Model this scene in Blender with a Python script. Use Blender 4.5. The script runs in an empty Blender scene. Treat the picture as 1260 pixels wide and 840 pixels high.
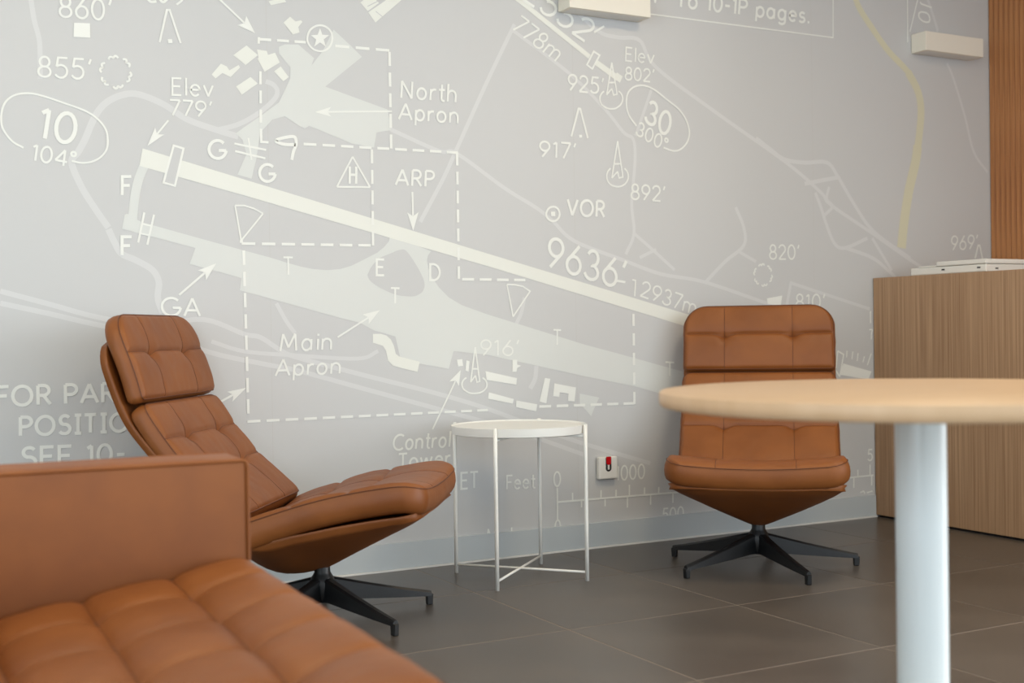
import bpy, bmesh, math, random
from mathutils import Vector, Matrix, noise
random.seed(7)
sc = bpy.context.scene
R = math.radians

# ---------------------------------------------------------------- camera
cam_d = bpy.data.cameras.new('camera'); cam = bpy.data.objects.new('camera', cam_d)
sc.collection.objects.link(cam); sc.camera = cam
YAW, PITCH, ROLL = .4961, -.0081, -.0142
fw = Vector((math.sin(YAW)*math.cos(PITCH), math.cos(YAW)*math.cos(PITCH), math.sin(PITCH)))
rt = Vector((math.cos(YAW), -math.sin(YAW), 0)); up = rt.cross(fw)
r2 = rt*math.cos(ROLL)+up*math.sin(ROLL); u2 = -rt*math.sin(ROLL)+up*math.cos(ROLL)
M = Matrix((r2, u2, -fw)).transposed().to_4x4(); M.translation = Vector((-4.059, -4.120, .848))
cam.matrix_world = M
cam_d.sensor_width = 36; cam_d.lens = 1534.5/1260*36
cam_d.clip_start = .05; cam_d.clip_end = 60
cam_d.dof.use_dof = True; cam_d.dof.focus_distance = 4.15; cam_d.dof.aperture_fstop = 3.0

# ---------------------------------------------------------------- light and exposure
sc.view_settings.view_transform = 'Standard'; sc.view_settings.look = 'None'
sc.view_settings.gamma = 1; sc.view_settings.use_curve_mapping = False
sc.view_settings.exposure = 0.10
sc.cycles.use_denoising = True
sc.cycles.max_bounces = 8; sc.cycles.diffuse_bounces = 5
w = bpy.data.worlds.new('sky'); sc.world = w; w.use_nodes = True
bg = w.node_tree.nodes['Background']; bg.inputs[0].default_value = (.80, .90, 1, 1); bg.inputs[1].default_value = .9

def area(name, loc, to, sx, sy, power, col):
    l = bpy.data.lights.new(name, 'AREA'); l.shape = 'RECTANGLE'; l.size = sx; l.size_y = sy
    l.energy = power; l.color = col
    o = bpy.data.objects.new(name, l); sc.collection.objects.link(o)
    o.location = loc; o.rotation_euler = (Vector(to)-Vector(loc)).to_track_quat('-Z', 'Y').to_euler()
    return o
# daylight through the window walls on the right, behind the camera and on the left
area('window_light', (3.05, -4.6, 1.45), (-3, -4.3, 1.3), 4.0, 2.3, 285, (.95, .975, 1))
area('window_light', (-1.2, -6.85, 1.45), (-1.2, 0, 1.3), 6.5, 2.3, 92, (.88, .95, 1))
area('window_light', (-6.35, -3.2, 1.4), (0, -1.2, .8), 4.5, 2.3, 112, (.74, .89, 1))

# ---------------------------------------------------------------- materials
def lin(c): return tuple(((v/255)/12.92 if v/255 <= .04045 else ((v/255+.055)/1.055)**2.4) for v in c)+(1,)
def mat(name, col, rough=.5, metal=0, spec=.5, coat=0):
    m = bpy.data.materials.new(name); m.use_nodes = True
    b = m.node_tree.nodes['Principled BSDF']
    b.inputs['Base Color'].default_value = lin(col); b.inputs['Roughness'].default_value = rough
    b.inputs['Metallic'].default_value = metal; b.inputs['Specular IOR Level'].default_value = spec
    b.inputs['Coat Weight'].default_value = coat
    return m
def noisy(m, col, col2, scale=(1, 1, 1), nscale=5, detail=4, lo=.35, hi=.65, bump=0, bscale=300, bdist=.0005, rough=None):
    nt = m.node_tree; N = nt.nodes; L = nt.links; b = N['Principled BSDF']
    tc = N.new('ShaderNodeTexCoord'); mp = N.new('ShaderNodeMapping'); mp.inputs['Scale'].default_value = scale
    L.new(tc.outputs['Object'], mp.inputs['Vector'])
    n = N.new('ShaderNodeTexNoise'); n.inputs['Scale'].default_value = nscale; n.inputs['Detail'].default_value = detail
    L.new(mp.outputs[0], n.inputs['Vector'])
    cr = N.new('ShaderNodeValToRGB'); cr.color_ramp.elements[0].position = lo; cr.color_ramp.elements[1].position = hi
    cr.color_ramp.elements[0].color = lin(col); cr.color_ramp.elements[1].color = lin(col2)
    L.new(n.outputs['Fac'], cr.inputs['Fac']); L.new(cr.outputs['Color'], b.inputs['Base Color'])
    if bump:
        n2 = N.new('ShaderNodeTexNoise'); n2.inputs['Scale'].default_value = bscale; n2.inputs['Detail'].default_value = 2
        L.new(tc.outputs['Object'], n2.inputs['Vector'])
        bp = N.new('ShaderNodeBump'); bp.inputs['Strength'].default_value = bump; bp.inputs['Distance'].default_value = bdist
        L.new(n2.outputs['Fac'], bp.inputs['Height']); L.new(bp.outputs['Normal'], b.inputs['Normal'])
    if rough:
        mr = N.new('ShaderNodeMapRange'); mr.inputs['To Min'].default_value = rough[0]; mr.inputs['To Max'].default_value = rough[1]
        L.new(n.outputs['Fac'], mr.inputs['Value']); L.new(mr.outputs[0], b.inputs['Roughness'])
    return m
leather = noisy(mat('cognac_leather', (176, 98, 44), .5, spec=.4), (124, 70, 28), (138, 81, 35), nscale=6, bump=.35, bscale=420, bdist=.0006, rough=(.42, .58))
leather_dark = mat('cognac_leather_welt', (92, 48, 22), .55)
black_metal = noisy(mat('black_powder_coat', (17, 19, 22), .42), (9, 11, 13), (15, 18, 21), nscale=30, bump=.15, bscale=900)
white_metal = mat('white_powder_coat', (232, 233, 228), .38)
white_plastic = mat('white_plastic', (226, 226, 220), .35)
sconce_white = mat('sconce_white', (232, 228, 215), .6)
dark_plastic = mat('dark_plastic', (24, 22, 22), .4)
red_plastic = mat('red_plastic', (190, 18, 24), .25)
ceiling_m = mat('ceiling_paint', (236, 232, 224), .9)
plain_wall = mat('plain_wall_paint', (214, 210, 202), .85)
base_m = mat('baseboard_paint', (188, 196, 199), .28)
base_edge = mat('baseboard_edge', (224, 224, 220), .4)
grout_m = mat('grout', (166, 152, 138), .8)
frame_m = mat('window_frame', (60, 60, 62), .5)
oak_top = noisy(mat('light_oak', (218, 180, 136), .42), (194, 163, 127), (200, 170, 135), scale=(1, 9, 1), nscale=3, detail=6, rough=(.4, .5))
column_m = mat('column_white', (222, 230, 230), .28, coat=.2)
laminate = noisy(mat('walnut_laminate', (158, 122, 92), .5), (146, 112, 82), (186, 152, 118), scale=(90, 90, 1.1), nscale=1.6, detail=6, lo=.3, hi=.7)
slat_m = noisy(mat('slat_wood', (176, 118, 70), .5), (160, 103, 58), (190, 132, 82), scale=(40, 40, 1.2), nscale=2, detail=5)
gap_m = mat('dark_gap', (22, 16, 12), .9)
tile_ms = [noisy(mat('floor_tile', (98, 88, 80), .3), tuple(c+k for c in (80, 75, 70)), tuple(c+k for c in (97, 90, 83)), nscale=3.2, detail=9, lo=.3, hi=.72, rough=(.26, .40)) for k in (0, 3, -3)]
pap = [mat('mural_ground', (199, 201, 201), .6, spec=.35), mat('mural_road', (210, 212, 212), .6, spec=.35), mat('mural_yellow', (211, 209, 184), .6, spec=.35),
       mat('mural_apron', (214, 218, 215), .6, spec=.35), mat('mural_runway', (227, 230, 223), .6, spec=.35), mat('mural_mark', (232, 235, 230), .6, spec=.35), mat('mural_seam', (192, 192, 189), .6)]

# ---------------------------------------------------------------- helpers
def link(o, parent=None):
    sc.collection.objects.link(o)
    if parent is not None: o.parent = parent
    return o
def mesh(name, verts, faces, m, parent=None, smooth=False, mats=None, mi=None, **pr):
    me = bpy.data.meshes.new(name); me.from_pydata([tuple(v) for v in verts], [], faces)
    for k in (mats or [m]): me.materials.append(k)
    if mi:
        for p, i in zip(me.polygons, mi): p.material_index = i
    if smooth:
        for p in me.polygons: p.use_smooth = True
    o = bpy.data.objects.new(name, me); link(o, parent)
    for k, v in pr.items(): o[k] = v
    return o
def frombm(name, bm, m, parent=None, smooth=False, **pr):
    bmesh.ops.recalc_face_normals(bm, faces=bm.faces)
    me = bpy.data.meshes.new(name); bm.to_mesh(me); bm.free(); me.materials.append(m)
    if smooth:
        for p in me.polygons: p.use_smooth = True
    o = bpy.data.objects.new(name, me); link(o, parent)
    for k, v in pr.items(): o[k] = v
    return o
def empty(name, label=None, cat=None, loc=(0, 0, 0), rz=0, group=None):
    o = bpy.data.objects.new(name, None); o.empty_display_size = .1; link(o); o.location = loc; o.rotation_euler = (0, 0, rz)
    if label: o['label'] = label; o['category'] = cat
    if group: o['group'] = group
    return o
def box_bm(x0, x1, y0, y1, z0, z1, bev=0, seg=2):
    bm = bmesh.new(); bmesh.ops.create_cube(bm, size=1)
    for v in bm.verts: v.co = Vector(((x0+x1)/2+v.co.x*(x1-x0), (y0+y1)/2+v.co.y*(y1-y0), (z0+z1)/2+v.co.z*(z1-z0)))
    if bev: bmesh.ops.bevel(bm, geom=bm.edges[:], offset=bev, segments=seg, profile=.5, affect='EDGES')
    return bm
def box(name, x0, x1, y0, y1, z0, z1, m, parent=None, bev=0, seg=2, **pr):
    return frombm(name, box_bm(x0, x1, y0, y1, z0, z1, bev, seg), m, parent, smooth=False, **pr)
def lathe(name, prof, m, parent=None, n=64, c=(0, 0), **pr):
    vs = []; fs = []
    for r, z in prof:
        for i in range(n):
            a = 2*math.pi*i/n; vs.append((c[0]+r*math.cos(a), c[1]+r*math.sin(a), z))
    for k in range(len(prof)-1):
        for i in range(n):
            j = (i+1) % n; fs.append((k*n+i, k*n+j, (k+1)*n+j, (k+1)*n+i))
    fs.append(tuple(range(n))[::-1]); fs.append(tuple((len(prof)-1)*n+i for i in range(n)))
    o = mesh(name, vs, fs, m, parent, smooth=True, **pr)
    o.data.set_sharp_from_angle(angle=R(35))
    return o
def tube(name, pts, r, m, parent=None, n=8, closed=False, **pr):
    pts = [Vector(p) for p in pts]; vs = []; fs = []; N = len(pts); prev = None
    for i, p in enumerate(pts):
        a = pts[(i-1) % N] if (closed or i) else p; b = pts[(i+1) % N] if (closed or i < N-1) else p
        t = (b-a).normalized()
        if prev is None: u = t.orthogonal().normalized()
        else: u = (prev-t*prev.dot(t)).normalized()
        prev = u; v = t.cross(u)
        for k in range(n):
            an = 2*math.pi*k/n; vs.append(p+u*r*math.cos(an)+v*r*math.sin(an))
    for i in range(N if closed else N-1):
        for k in range(n):
            j = (i+1) % N; l = (k+1) % n; fs.append((i*n+k, i*n+l, j*n+l, j*n+k))
    if not closed: fs += [tuple(range(n))[::-1], tuple((N-1)*n+k for k in range(n))]
    return mesh(name, vs, fs, m, parent, smooth=True, **pr)
def catmull(pts, sub=8):
    P = [Vector(p) for p in pts]; out = []
    for i in range(len(P)-1):
        p0 = P[i-1] if i else P[0]*2-P[1]; p1 = P[i]; p2 = P[i+1]; p3 = P[i+2] if i+2 < len(P) else P[-1]*2-P[-2]
        for k in range(sub):
            t = k/sub
            out.append(.5*((2*p1)+(p2-p0)*t+(2*p0-5*p1+4*p2-p3)*t*t+(-p0+3*p1-3*p2+p3)*t**3))
    out.append(P[-1]); return out

# ---------------------------------------------------------------- the room
floor = box('floor', -6.6, 3.2, -7.0, .02, -.12, -.0009, grout_m, kind='structure')
# tile meshes: full tiles share three meshes, cut tiles get their own
T = .6; GX, GY = -2.247, -1.088; J = .0020
def tile_mesh(w_, d_, m):
    bm = box_bm(0, w_, 0, d_, -.0008, 0)
    bmesh.ops.bevel(bm, geom=[e for e in bm.edges if all(v.co.z > -.0004 for v in e.verts)], offset=.0005, segments=1, affect='EDGES')
    me = bpy.data.meshes.new('tile'); bmesh.ops.recalc_face_normals(bm, faces=bm.faces); bm.to_mesh(me); bm.free(); me.materials.append(m); return me
cache = {}
for i in range(-8, 11):
    for j in range(-11, 4):
        x0, x1 = max(GX+i*T+J, -6.6), min(GX+(i+1)*T-J, 3.2); y0, y1 = max(GY+j*T+J, -7.0), min(GY+(j+1)*T-J, 0)
        if x1-x0 < .02 or y1-y0 < .02: continue
        k = ((i*7+j*3+(i*j) % 5) % 3, round(x1-x0, 3), round(y1-y0, 3))
        if k not in cache: cache[k] = tile_mesh(x1-x0, y1-y0, tile_ms[k[0]])
        o = bpy.data.objects.new('tile', cache[k]); link(o, floor); o.location = (x0, y0, 0)

wall_back = box('wall_back', -6.6, .77, 0, .15, -.12, 2.8, pap[0], kind='structure')
ceiling = box('ceiling', -6.6, 3.2, -7.0, .15, 2.8, 2.95, ceiling_m, kind='structure')
wall_left = box('wall_left', -6.75, -6.6, -7.0, .15, -.12, 2.8, plain_wall, kind='structure')
wall_right = box('wall_right', .775, .925, -2.6, .15, -.12, 2.8, gap_m, kind='structure')
box('wall_reception', .925, 3.2, -2.6, -2.45, -.12, 2.8, plain_wall, kind='structure')
box('wall_window_right_sill', 3.2, 3.35, -7.0, -2.6, -.12, .12, plain_wall, kind='structure')
box('wall_window_behind_sill', -6.6, 3.2, -7.15, -7.0, -.12, .12, plain_wall, kind='structure')
def glazing(name, a, b, n):
    e = bpy.data.objects.new(name, None); link(e); e['kind'] = 'structure'
    a = Vector(a); b = Vector(b)
    for k in range(n+1):
        p = a.lerp(b, k/n); box('mullion', p.x-.03, p.x+.03, p.y-.03, p.y+.03, .12, 2.8, frame_m, e)
    lo = (min(a.x, b.x)-.03, max(a.x, b.x)+.03, min(a.y, b.y)-.03, max(a.y, b.y)+.03)
    for z in (.12, 2.2): box('window_rail', lo[0], lo[1], lo[2], lo[3], z, z+.05, frame_m, e)
glazing('window_1', (3.27, -6.97, 0), (3.27, -2.63, 0), 4)
glazing('window_2', (-6.5, -7.07, 0), (3.1, -7.07, 0), 8)
# wooden slats on the right-hand wall: one every 29 mm
me = None
for k in range(89):
    y = -.004-k*.029
    if me is None:
        s_ = box('slat', .757, .7745, -.0262, 0, 0, 2.799, slat_m, wall_right, bev=.0015, seg=1); me = s_.data; s_.location = (0, y, 0)
    else:
        o = bpy.data.objects.new('slat', me); link(o, wall_right); o.location = (0, y, 0)
# baseboard along the printed wall
bb = bpy.data.objects.new('baseboard_back', None); link(bb); bb['kind'] = 'structure'
box('skirting_board', -6.6, -.003, -.012, 0, .006, .099, base_m, bb, bev=.0015, seg=1)
box('floor_bead', -6.6, -.003, -.019, 0, 0, .0065, base_edge, bb, bev=.001, seg=1, label='thin pale sealing bead at the floor')
TEXTS=[
["860'",[-3434,1855],[-3270,1860],[-3433,1919],71],
["855'",[-3501,1662],[-3336,1666],[-3499,1725],66],
["Elev",[-3086,1637],[-2947,1642],[-3085,1692],64],
["779'",[-3094,1570],[-2952,1574],[-3093,1620],64],
["10",[-3505,1474],[-3393,1458],[-3490,1566],126],
["104°",[-3522,1402],[-3394,1384],[-3515,1451],66],
["F",[-3251,1303],[-3218,1305],[-3250,1362],94],
["G",[-2968,1436],[-2905,1438],[-2967,1496],102],
["G",[-2797,1367],[-2737,1369],[-2796,1425],99],
["H",[-2472,1374],[-2441,1375],[-2471,1434],86],
["North",[-2273,1690],[-2046,1691],[-2269,1751],79],
["Apron",[-2281,1613],[-2039,1614],[-2278,1670],79],
["ARP",[-2297,1377],[-2142,1377],[-2294,1433],84],
["To 10-1P pages.",[-1056,2152],[-354,2158],[-1050,2215],105],
["er",[-1226,2155],[-1131,2154],[-1221,2214],103],
["2552",[-1780,2108],[-1494,1969],[-1722,2179],110],
["778m",[-1820,1988],[-1620,1875],[-1775,2040],70],
["Elev",[-1307,1910],[-1167,1910],[-1304,1963],64],
["802'",[-1311,1835],[-1168,1837],[-1308,1885],67],
["925'",[-1575,1773],[-1409,1770],[-1572,1834],78],
["917'",[-1706,1510],[-1539,1510],[-1704,1569],77],
["30",[-1222,1683],[-1106,1623],[-1195,1769],129],
["300°",[-1263,1625],[-1121,1562],[-1245,1676],71],
["892'",[-1291,1365],[-1122,1361],[-1289,1425],74],
["VOR",[-1584,1292],[-1409,1290],[-1581,1353],103],
["9636'",[-1685,1098],[-1327,1006],[-1667,1209],130],
["2937m",[-1254,984],[-976,903],[-1238,1043],71],
["T",[-2716,1053],[-2680,1053],[-2716,1112],61],
["T",[-2322,955],[-2286,954],[-2321,1009],64],
["T",[-1653,795],[-1617,793],[-1652,852],62],
["T",[-1134,662],[-1088,659],[-1133,716],65],
["E",[-2377,1054],[-2343,1054],[-2376,1110],75],
["D",[-2169,1038],[-2122,1037],[-2168,1096],83],
["F",[-3255,1110],[-3220,1111],[-3254,1169],99],
["GA",[-3131,916],[-3000,913],[-3130,974],79],
["Main",[-2734,792],[-2542,794],[-2730,850],72],
["Apron",[-2751,708],[-2512,710],[-2747,763],72],
["916'",[-1969,761],[-1801,757],[-1968,818],60],
["FOR PAR",[-3633,641],[-3277,641],[-3633,700],105],
["POSITION",[-3570,547],[-3181,545],[-3569,604],106],
["SEE 10-",[-3566,449],[-3252,444],[-3565,509],106],
["Control",[-2323,430],[-2095,430],[-2317,484],73],
["Tower",[-2302,362],[-2094,364],[-2300,415],73],
["ET",[-2056,272],[-1982,272],[-2055,331],75],
["Feet",[-1865,257],[-1740,254],[-1864,308],64],
["0",[-1661,254],[-1628,252],[-1660,309],65],
["1000",[-1377,256],[-1239,256],[-1376,312],67],
["500",[-1157,76],[-1051,77],[-1156,127],65],
["0",[-1658,69],[-1631,69],[-1657,123],62],
["Meters",[-1952,61],[-1739,56],[-1951,116],60],
["5",[-46,252],[-16,251],[-45,301],65],
["820'",[-592,1138],[-423,1140],[-592,1198],69],
["810'",[-452,927],[-282,926],[-451,990],70],
["969'",[489,1196],[669,1206],[490,1260],75]]
STROKES=[
[5,82,0,[[-1447,2007],[-1400,2036]]],
[5,90,0,[[-1357,1041],[-1317,1036]]],
[5,64,0,[[-1284,1046],[-1269,1043],[-1274,980]]],
[5,79,1,[[-3158,1947],[-3146,1934],[-3127,1937]]],
[5,79,1,[[-3122,1954],[-3107,1937],[-3088,1952]]],
[5,67,1,[[-3062,1934],[-3043,1952],[-3037,1974]]],
[5,82,0,[[312,2324],[319,2316],[386,2306]]],
[5,82,1,[[303,2270],[319,2279],[355,2277],[370,2262],[370,2243],[354,2236],[326,2239],[305,2253],[303,2270]]],
[5,69,0,[[-3119,1805],[-3094,1913],[-3085,1914],[-3051,1809]]],
[5,81,0,[[-1557,1596],[-1523,1705],[-1515,1705],[-1483,1594]]],
[5,99,0,[[651,1160],[672,1221],[683,1221],[700,1160]]],
[5,133,0,[[-3092,1811],[-3078,1813]]],
[5,110,0,[[-1522,1599],[-1509,1600]]],
[5,64,0,[[-1393,1768],[-1367,1897],[-1344,1772]]],
[5,64,0,[[-1381,1817],[-1353,1820]]],
[5,57,0,[[-1393,1768],[-1369,1795],[-1361,1770],[-1343,1775]]],
[5,64,1,[[-1337,1788],[-1325,1778],[-1319,1766],[-1319,1752],[-1326,1738],[-1338,1727],[-1354,1718],[-1372,1715],[-1390,1716],[-1406,1722],[-1418,1731],[-1424,1744],[-1424,1758],[-1417,1771],[-1405,1782]]],
[5,64,0,[[-1374,1444],[-1345,1591],[-1322,1447]]],
[5,64,0,[[-1360,1500],[-1331,1502]]],
[5,57,0,[[-1374,1444],[-1347,1471],[-1340,1446],[-1322,1450]]],
[5,64,1,[[-1314,1485],[-1303,1475],[-1297,1461],[-1297,1447],[-1304,1433],[-1315,1422],[-1331,1414],[-1348,1411],[-1365,1413],[-1381,1419],[-1392,1430],[-1397,1443],[-1397,1457],[-1391,1470],[-1380,1482]]],
[5,60,0,[[-2006,663],[-1985,792],[-1968,662]]],
[5,60,0,[[-1998,712],[-1973,711]]],
[5,54,0,[[-2006,663],[-1986,687],[-1980,662],[-1968,665]]],
[5,60,1,[[-1956,678],[-1945,669],[-1939,658],[-1939,646],[-1945,636],[-1957,627],[-1973,622],[-1991,621],[-2009,623],[-2024,630],[-2036,639],[-2041,650],[-2041,661],[-2035,672],[-2023,680]]],
[5,68,1,[[-3216,1700],[-3212,1696],[-3211,1691],[-3214,1687],[-3219,1684],[-3217,1678],[-3217,1674],[-3221,1670],[-3227,1669]]],
[5,68,1,[[-3238,1658],[-3240,1652],[-3244,1649],[-3248,1649],[-3253,1651],[-3256,1646],[-3260,1644],[-3265,1646],[-3268,1650]]],
[5,68,1,[[-3282,1654],[-3287,1653],[-3292,1654],[-3294,1658],[-3293,1664],[-3299,1664],[-3302,1667],[-3303,1671],[-3301,1677]]],
[5,67,1,[[-3303,1692],[-3307,1696],[-3308,1701],[-3305,1705],[-3300,1708],[-3302,1713],[-3302,1718],[-3298,1721],[-3292,1723]]],
[5,68,1,[[-3281,1734],[-3279,1740],[-3276,1743],[-3271,1743],[-3266,1741],[-3263,1746],[-3259,1748],[-3255,1746],[-3251,1742]]],
[5,68,1,[[-3237,1738],[-3232,1740],[-3227,1739],[-3225,1735],[-3226,1729],[-3220,1728],[-3216,1726],[-3216,1721],[-3218,1715]]],
[5,69,1,[[-578,1071],[-574,1067],[-573,1063],[-576,1059],[-581,1057],[-579,1052],[-579,1048],[-583,1045],[-589,1044]]],
[5,69,1,[[-601,1035],[-603,1030],[-606,1027],[-611,1027],[-616,1030],[-619,1026],[-624,1024],[-628,1026],[-631,1030]]],
[5,68,1,[[-646,1035],[-651,1033],[-656,1035],[-658,1038],[-658,1044],[-663,1044],[-667,1047],[-667,1051],[-665,1056]]],
[5,68,1,[[-667,1070],[-671,1074],[-672,1078],[-670,1082],[-665,1084],[-667,1089],[-666,1093],[-662,1096],[-657,1097]]],
[5,68,1,[[-645,1106],[-643,1111],[-639,1114],[-635,1114],[-630,1111],[-626,1116],[-622,1117],[-618,1116],[-615,1111]]],
[5,69,1,[[-600,1107],[-594,1108],[-590,1107],[-588,1103],[-588,1098],[-582,1097],[-579,1094],[-578,1090],[-581,1085]]],
[5,60,1,[[-3541,1438],[-3573,1456],[-3598,1490],[-3604,1522],[-3599,1557],[-3585,1583],[-3559,1601],[-3523,1608],[-3483,1603],[-3415,1584],[-3357,1566],[-3320,1544],[-3295,1514],[-3288,1484],[-3291,1450],[-3309,1423],[-3337,1406],[-3369,1400],[-3399,1405]]],
[5,71,1,[[-1254,1656],[-1287,1692],[-1300,1728],[-1299,1766],[-1286,1793],[-1256,1813],[-1213,1819],[-1165,1806],[-1106,1772],[-1046,1736],[-1010,1694],[-996,1646],[-1008,1606],[-1039,1577],[-1076,1567],[-1125,1578]]],
[5,58,0,[[-3095,1553],[-3132,1506]]],
[5,65,0,[[-2921,1969],[-2837,1898]]],
[5,58,0,[[-2304,1639],[-2545,1620]]],
[5,70,0,[[-2229,1355],[-2228,1269]]],
[5,69,0,[[-3069,983],[-2984,1056]]],
[5,62,0,[[-2522,836],[-2406,904]]],
[5,59,0,[[-2163,497],[-2068,669]]],
[5,70,0,[[-2963,615],[-2895,649]]],
[5,69,0,[[-3079,1472],[-3047,1464],[-3077,1340],[-3114,1349],[-3079,1472]]],
[4,198,0,[[-1814,2116],[-1469,1910]]],
[4,238,0,[[-1440,1891],[-1339,1838]]],
[4,288,0,[[-1350,1848],[-1323,1834]]],
[5,70,0,[[-1450,1933],[-1423,1920],[-1458,1864],[-1482,1878],[-1450,1933]]],
[2,290,1,[[-3175,1401],[-3194,1353],[-3205,1305],[-3211,1258],[-3214,1226]]],
[5,68,0,[[-3177,1250],[-3198,1152]]],
[5,69,0,[[-3146,1244],[-3169,1146]]],
[5,53,0,[[-3188,1214],[-3152,1206]]],
[5,53,0,[[-3193,1182],[-3162,1176]]],
[3,29,0,[[-2391,2003],[-2303,2054]]],
[3,29,0,[[-2360,1989],[-2323,1965]]],
[5,71,0,[[-223,668],[-211,742],[-177,726],[-201,630],[-223,656]]],
[5,57,0,[[-157,743],[-160,713]]],
[5,57,0,[[-123,738],[-129,704]]],
[5,57,0,[[-92,731],[-98,695]]],
[5,58,0,[[-55,715],[-64,690]]],
[5,58,0,[[-14,727],[-38,676]]],
[3,43,0,[[-175,680],[-177,650]]],
[3,43,0,[[-141,675],[-147,643]]],
[3,43,0,[[-113,670],[-116,636]]],
[3,43,0,[[-73,664],[-85,630]]],
[5,58,0,[[-11,912],[-16,912],[-16,865],[-12,865]]],
[5,58,0,[[-24,833],[-5,834],[-11,818],[-13,790]]],
[5,68,1,[[-2524,1877],[-2528,1859],[-2539,1842],[-2556,1831],[-2575,1828],[-2593,1832],[-2607,1843],[-2615,1859],[-2614,1878],[-2606,1896],[-2592,1909],[-2574,1917],[-2555,1917],[-2538,1909],[-2527,1895],[-2524,1877]]],
[5,91,0,[[-2787,1848],[-2621,1854]],[468,220]],
[5,94,0,[[-2514,1852],[-2309,1855]],[482,227]],
[5,99,0,[[-2310,1850],[-2309,1506]],[493,232]],
[5,91,0,[[-2784,1740],[-2785,1503]],[468,220]],
[5,83,0,[[-2787,1855],[-2788,1833]]],
[5,83,0,[[-2784,1525],[-2785,1501],[-2759,1501]]],
[5,92,0,[[-2635,1503],[-2044,1506]],[476,224]],
[5,101,0,[[-2048,1506],[-2048,1044]],[507,239]],
[5,96,0,[[-2035,1042],[-1769,1041]],[508,239]],
[5,92,0,[[-2383,1499],[-2384,1159]],[489,230]],
[5,93,0,[[-2858,1156],[-2392,1159]],[464,219]],
[5,93,0,[[-2851,1133],[-2844,583]],[465,219]],
[5,90,0,[[-2848,557],[-1936,557],[-1798,559]],[466,219]],
[5,102,0,[[-1716,561],[-1282,556]],[525,247]],
[5,110,0,[[-1281,911],[-1282,553]],[483,290]],
[5,112,1,[[-2664,1499],[-2705,1498],[-2733,1508],[-2702,1521],[-2667,1525],[-2662,1500],[-2672,1474],[-2678,1446]]],
[5,71,0,[[-2877,1490],[-2768,1475]]],
[5,71,0,[[-2875,1465],[-2771,1446]]],
[5,55,0,[[-2829,1512],[-2819,1438]]],
[5,62,0,[[-2516,1361],[-2456,1469],[-2392,1365],[-2516,1361]]],
[5,55,0,[[-2878,1283],[-2847,1284],[-2814,1275],[-2782,1259],[-2859,1166],[-2878,1283]]],
[5,96,0,[[-2864,1163],[-2853,1163]]],
[5,55,0,[[-1848,1024],[-1814,1023],[-1780,1017],[-1749,999],[-1824,903],[-1848,1024]]],
[5,81,1,[[-1614,1295],[-1618,1282],[-1629,1271],[-1644,1267],[-1659,1270],[-1670,1280],[-1674,1293],[-1669,1307],[-1658,1318],[-1643,1322],[-1628,1319],[-1618,1309],[-1614,1295]]],
[5,171,0,[[-1653,1294],[-1634,1295]]],
[5,56,0,[[-1558,2105],[-1128,2107],[-216,2109],[-211,2416]]],
[5,63,0,[[234,2435],[231,2133]]],
[5,63,0,[[304,2355],[246,2182]]],
[5,75,0,[[-1644,192],[-1096,188],[-760,183],[-131,184],[-10,185]]],
[5,69,0,[[-1642,247],[-1643,125]]],
[5,63,0,[[-1574,192],[-1574,223]]],
[5,64,0,[[-1445,191],[-1444,223]]],
[5,64,0,[[-1375,191],[-1374,220]]],
[5,64,0,[[-1312,190],[-1311,235]]],
[5,65,0,[[-1240,190],[-1239,219]]],
[5,65,0,[[-1171,190],[-1170,216]]],
[5,66,0,[[-1059,189],[-1058,219]]],
[5,72,0,[[-102,184],[-102,216]]],
[5,72,0,[[-30,183],[-29,234]]],
[5,63,0,[[-1534,192],[-1534,163]]],
[5,64,0,[[-1426,191],[-1426,159]]],
[5,64,0,[[-1321,190],[-1322,145]]],
[5,65,0,[[-1210,190],[-1211,148]]],
[5,66,0,[[-1101,189],[-1102,147]]],
[5,72,0,[[-126,184],[-127,137]]],
[5,72,0,[[-20,183],[-21,140]]],
[5,62,0,[[-1634,99],[-1602,93]]],
[5,65,0,[[-89,113],[-70,119],[-60,107]]],
[5,65,0,[[-50,110],[-16,115]]],
[0,151,1,[[-3513,1911],[-3503,1837],[-3489,1775],[-3488,1699],[-3488,1656]]],
[0,208,1,[[-3290,1198],[-3330,1257],[-3370,1324],[-3399,1400],[-3379,1434],[-3358,1474],[-3325,1551],[-3291,1596],[-3240,1625],[-3189,1631],[-3112,1606],[-3033,1561],[-2935,1532],[-2863,1515]]],
[0,208,1,[[-3290,1193],[-3273,1154],[-3251,1116],[-3206,1095],[-3155,1065],[-3134,1026],[-3138,973],[-3123,924]]],
[0,162,1,[[-2935,1532],[-2862,1556],[-2795,1596],[-2738,1647],[-2725,1678],[-2739,1699],[-2765,1708]]],
[0,162,1,[[-3615,994],[-3474,954],[-3320,910],[-3150,885],[-2990,902],[-2854,852],[-2798,840],[-2728,795],[-2666,768],[-2418,699],[-2157,630],[-1935,561],[-1585,431],[-1208,313]]],
[0,162,1,[[-3616,957],[-3474,924],[-3311,884],[-3124,853],[-2965,791],[-2771,746],[-2666,723],[-2419,651],[-2093,556],[-1799,467],[-1513,364]]],
[0,135,1,[[-2965,829],[-2855,794],[-2685,777],[-2447,760],[-2370,785]]],
[0,138,1,[[-2740,955],[-2706,894],[-2675,852]]],
[0,153,1,[[-1799,2002],[-1926,1763],[-2054,1508],[-2105,1408],[-2199,1248]]],
[0,145,1,[[-2311,1575],[-2120,1508],[-2048,1503],[-1854,1386],[-1715,1315],[-1644,1267],[-1548,1193],[-1325,1123],[-1145,1070],[-928,1039],[-604,952],[-440,913]]],
[0,137,1,[[-1809,1980],[-1563,1839],[-1405,1716],[-1315,1627],[-1269,1601],[-1263,1511],[-1281,1349],[-1272,1230],[-1312,1146]]],
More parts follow.
